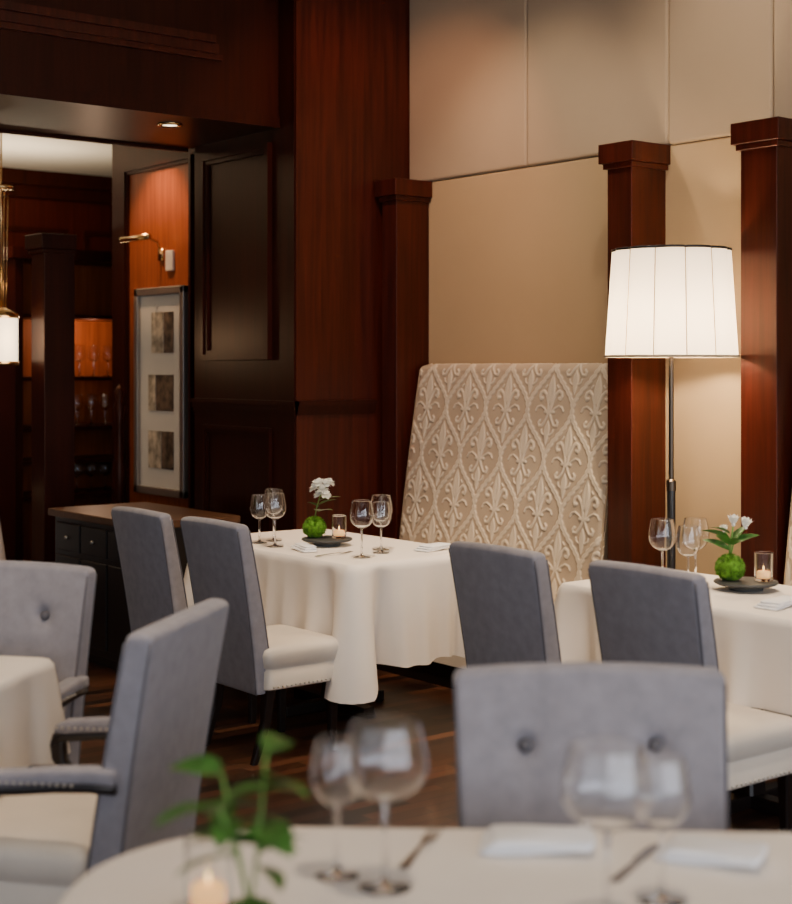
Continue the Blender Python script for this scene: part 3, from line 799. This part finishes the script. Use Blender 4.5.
# sideboard
sb = bpy.data.objects.new("sideboard", None); sc.collection.objects.link(sb)
box("body", 3.62, 4.18, 6.62, 7.58, 0.06, 0.76, M['blackwood'], 0.004, sb)
box("plinth", 3.66, 4.16, 6.66, 7.54, 0.0, 0.06, M['legs'], 0, sb)
box("top", 3.59, 4.20, 6.59, 7.61, 0.76, 0.80, M['top_oak'], 0.006, sb)
q = []; kq = []
for i in range(3):
    ya = 6.65+i*0.305
    for (za, zb) in ((0.58, 0.73), (0.10, 0.55)):
        q.append(boxdata(3.606, 3.622, ya, ya+0.285, za, zb, 0.004))
    kq.append(ball((3.598, ya+0.14, 0.655), 0.011, 10, 8))
v, f = join(q); mk("drawer_fronts", v, f, M['blackwood'], False, sb)
v, f = join(kq); mk("knobs", v, f, M['nail'], True, sb)

# bar shelves
bs = bpy.data.objects.new("bar_shelf_unit", None); sc.collection.objects.link(bs)
q = [boxdata(4.40, 4.46, 9.85, 10.3, 0, 2.35), boxdata(6.10, 6.16, 9.85, 10.3, 0, 2.35), boxdata(4.37, 6.19, 9.82, 10.3, 2.35, 2.43), boxdata(4.46, 6.10, 9.87, 10.3, 0, 0.10)]
for z in (0.63, 0.88, 1.12, 1.48, 1.93): q.append(boxdata(4.46, 6.10, 9.88, 10.28, z, z+0.03))
v, f = join(q); mk("carcass", v, f, M['mahog_d'], False, bs)
box("back_panel", 4.40, 6.16, 10.28, 10.32, 0, 2.40, M['mahog_lit'], 0, bs)
gq = []
wg = W_sm[0][1]
tmpv = [tuple(v_.co) for v_ in wg.vertices]; tmpf = [tuple(p.vertices) for p in wg.polygons]
for i in range(9):
    for (z, yy) in ((1.511, 9.96), (0.661, 10.0), (1.151, 10.0)):
        gq.append(([(a+4.72+i*0.115, b_+yy, c+z) for a, b_, c in tmpv], tmpf))
v, f = join(gq); mk("bar_glassware", v, f, M['glass'], True, bs)
point("shelf_light", (5.05, 9.93, 1.86), 8, (1.0, 0.66, 0.42), 0.03)
point("shelf_light", (5.05, 9.95, 1.42), 0.5, (1.0, 0.66, 0.42), 0.03)

# pendant lantern
pn = bpy.data.objects.new("pendant_lantern", None); sc.collection.objects.link(pn); pn.location = (3.72, 8.53, 0)
v, f = lathe([(0.0005, 1.60), (0.10, 1.60), (0.10, 1.88), (0.0005, 1.88)], 24); mk("shade", v, f, M['pend'], True, pn, 40)
q = join([lathe([(0.095, 1.59), (0.107, 1.59), (0.107, 1.615), (0.095, 1.615)], 24), lathe([(0.0005, 1.875), (0.107, 1.875), (0.107, 1.90), (0.03, 1.94), (0.0005, 1.94)], 24),
          tube([(0, 0, 1.9), (0, 0, 3.2)], 0.006, 8), lathe([(0.0005, 2.66), (0.07, 2.66), (0.07, 2.68), (0.0005, 2.68)], 20)]+
         [tube([(0.03*math.cos(a), 0.03*math.sin(a), 1.94), (0.045*math.cos(a), 0.045*math.sin(a), 2.66)], 0.003, 6) for a in (0, 1.57, 3.14, 4.71)])
mk("frame", q[0], q[1], M['brass'], True, pn)

# ------------------------------------------------------------------ downlights
def downlight(x, y, z, energy, col=(1.0, 0.74, 0.48), angle=75, aim=None):
    parts = [part("trim_ring", loft([[(r*math.cos(2*PI*i/28), r*math.sin(2*PI*i/28), zz) for i in range(28)] for r, zz in ((0.045, 0.0), (0.066, 0.0), (0.067, -0.006), (0.05, -0.012), (0.045, -0.004))], False, False), M['brass']),
             part("lens", lathe([(0.0005, -0.003), (0.045, -0.003), (0.045, -0.0035), (0.0005, -0.0035)], 20), M['downl'])]
    e = place("ceiling_downlight", parts, (x, y, z-0.001))
    ld = bpy.data.lights.new("downlight_spot", 'SPOT'); ld.energy = energy; ld.color = col; ld.spot_size = math.radians(angle); ld.spot_blend = 0.7; ld.shadow_soft_size = 0.05
    o = bpy.data.objects.new("downlight_spot", ld); sc.collection.objects.link(o); o.location = (x, y, z-0.03)
    d = Vector((0, 0, -1)) if aim is None else (Vector(aim)-Vector((x, y, z))).normalized()
    o.rotation_euler = d.to_track_quat('-Z', 'Y').to_euler()
warm = (1.0, 0.78, 0.56)
downlight(3.3, 4.5, 4.0, 400, warm, 42, (4.0, 5.45, 0.75))
downlight(3.4, 2.6, 4.0, 330, warm, 42, (4.25, 3.35, 0.75))
downlight(1.4, 1.2, 4.0, 150, warm, 60, (1.7, 1.5, 0.75))
downlight(1.0, 3.4, 4.0, 250, warm, 55, (1.3, 3.8, 0.75))
downlight(4.1, 5.3, 4.0, 110, (1.0, 0.50, 0.28), 80, (4.9, 6.4, 2.2))
downlight(4.0, 5.2, 4.0, 110, warm, 80, (5.25, 5.4, 1.4))
downlight(4.2, 3.9, 4.0, 80, warm, 90, (5.25, 4.0, 2.0))
downlight(4.3, 1.5, 4.0, 80, warm, 90)
downlight(2.4, 3.6, 4.0, 90, warm, 80)
downlight(3.92, 6.84, 2.86, 16, (1.0, 0.7, 0.4), 100)
downlight(2.6, 7.05, 2.86, 25, (1.0, 0.7, 0.4), 100)
downlight(4.35, 8.30, 3.2, 80, (1.0, 0.58, 0.30), 80, (4.75, 8.40, 2.0))
downlight(3.9, 9.6, 3.2, 130, (1.0, 0.50, 0.28), 110, (4.4, 11.4, 2.0))
downlight(2.8, 10.2, 3.2, 150, (1.0, 0.50, 0.28), 110, (3.0, 11.4, 1.8))
point("pendant_glow", (3.72, 8.30, 1.75), 4, (1.0, 0.7, 0.4), 0.1)
ld = bpy.data.lights.new("ceiling_fill_light", 'AREA'); ld.shape = 'RECTANGLE'; ld.size = 5; ld.size_y = 0.3; ld.energy = 90; ld.color = (1.0, 0.80, 0.55)  # added fill aimed up at the back room ceiling
o = bpy.data.objects.new("ceiling_fill_light", ld); sc.collection.objects.link(o); o.location = (2.5, 10.2, 2.5); o.rotation_euler = (math.radians(180), 0, 0)

# ------------------------------------------------------------------ world + camera
w = bpy.data.worlds.new("World"); sc.world = w; w.use_nodes = True
bg = w.node_tree.nodes["Background"]; bg.inputs[0].default_value = (0.80, 0.87, 1.0, 1); bg.inputs[1].default_value = 0.6

cam = bpy.data.cameras.new("camera"); co_ = bpy.data.objects.new("camera", cam); sc.collection.objects.link(co_)
co_.location = (0, 0, 1.58); co_.rotation_euler = (math.radians(90), 0, math.radians(-38.5))
cam.sensor_fit = 'HORIZONTAL'; cam.sensor_width = 36; cam.lens = 1480/792*36
cam.shift_y = -85/792
cam.dof.use_dof = True; cam.dof.focus_distance = 6.4; cam.dof.aperture_fstop = 2.6
cam.clip_start = 0.05
sc.camera = co_
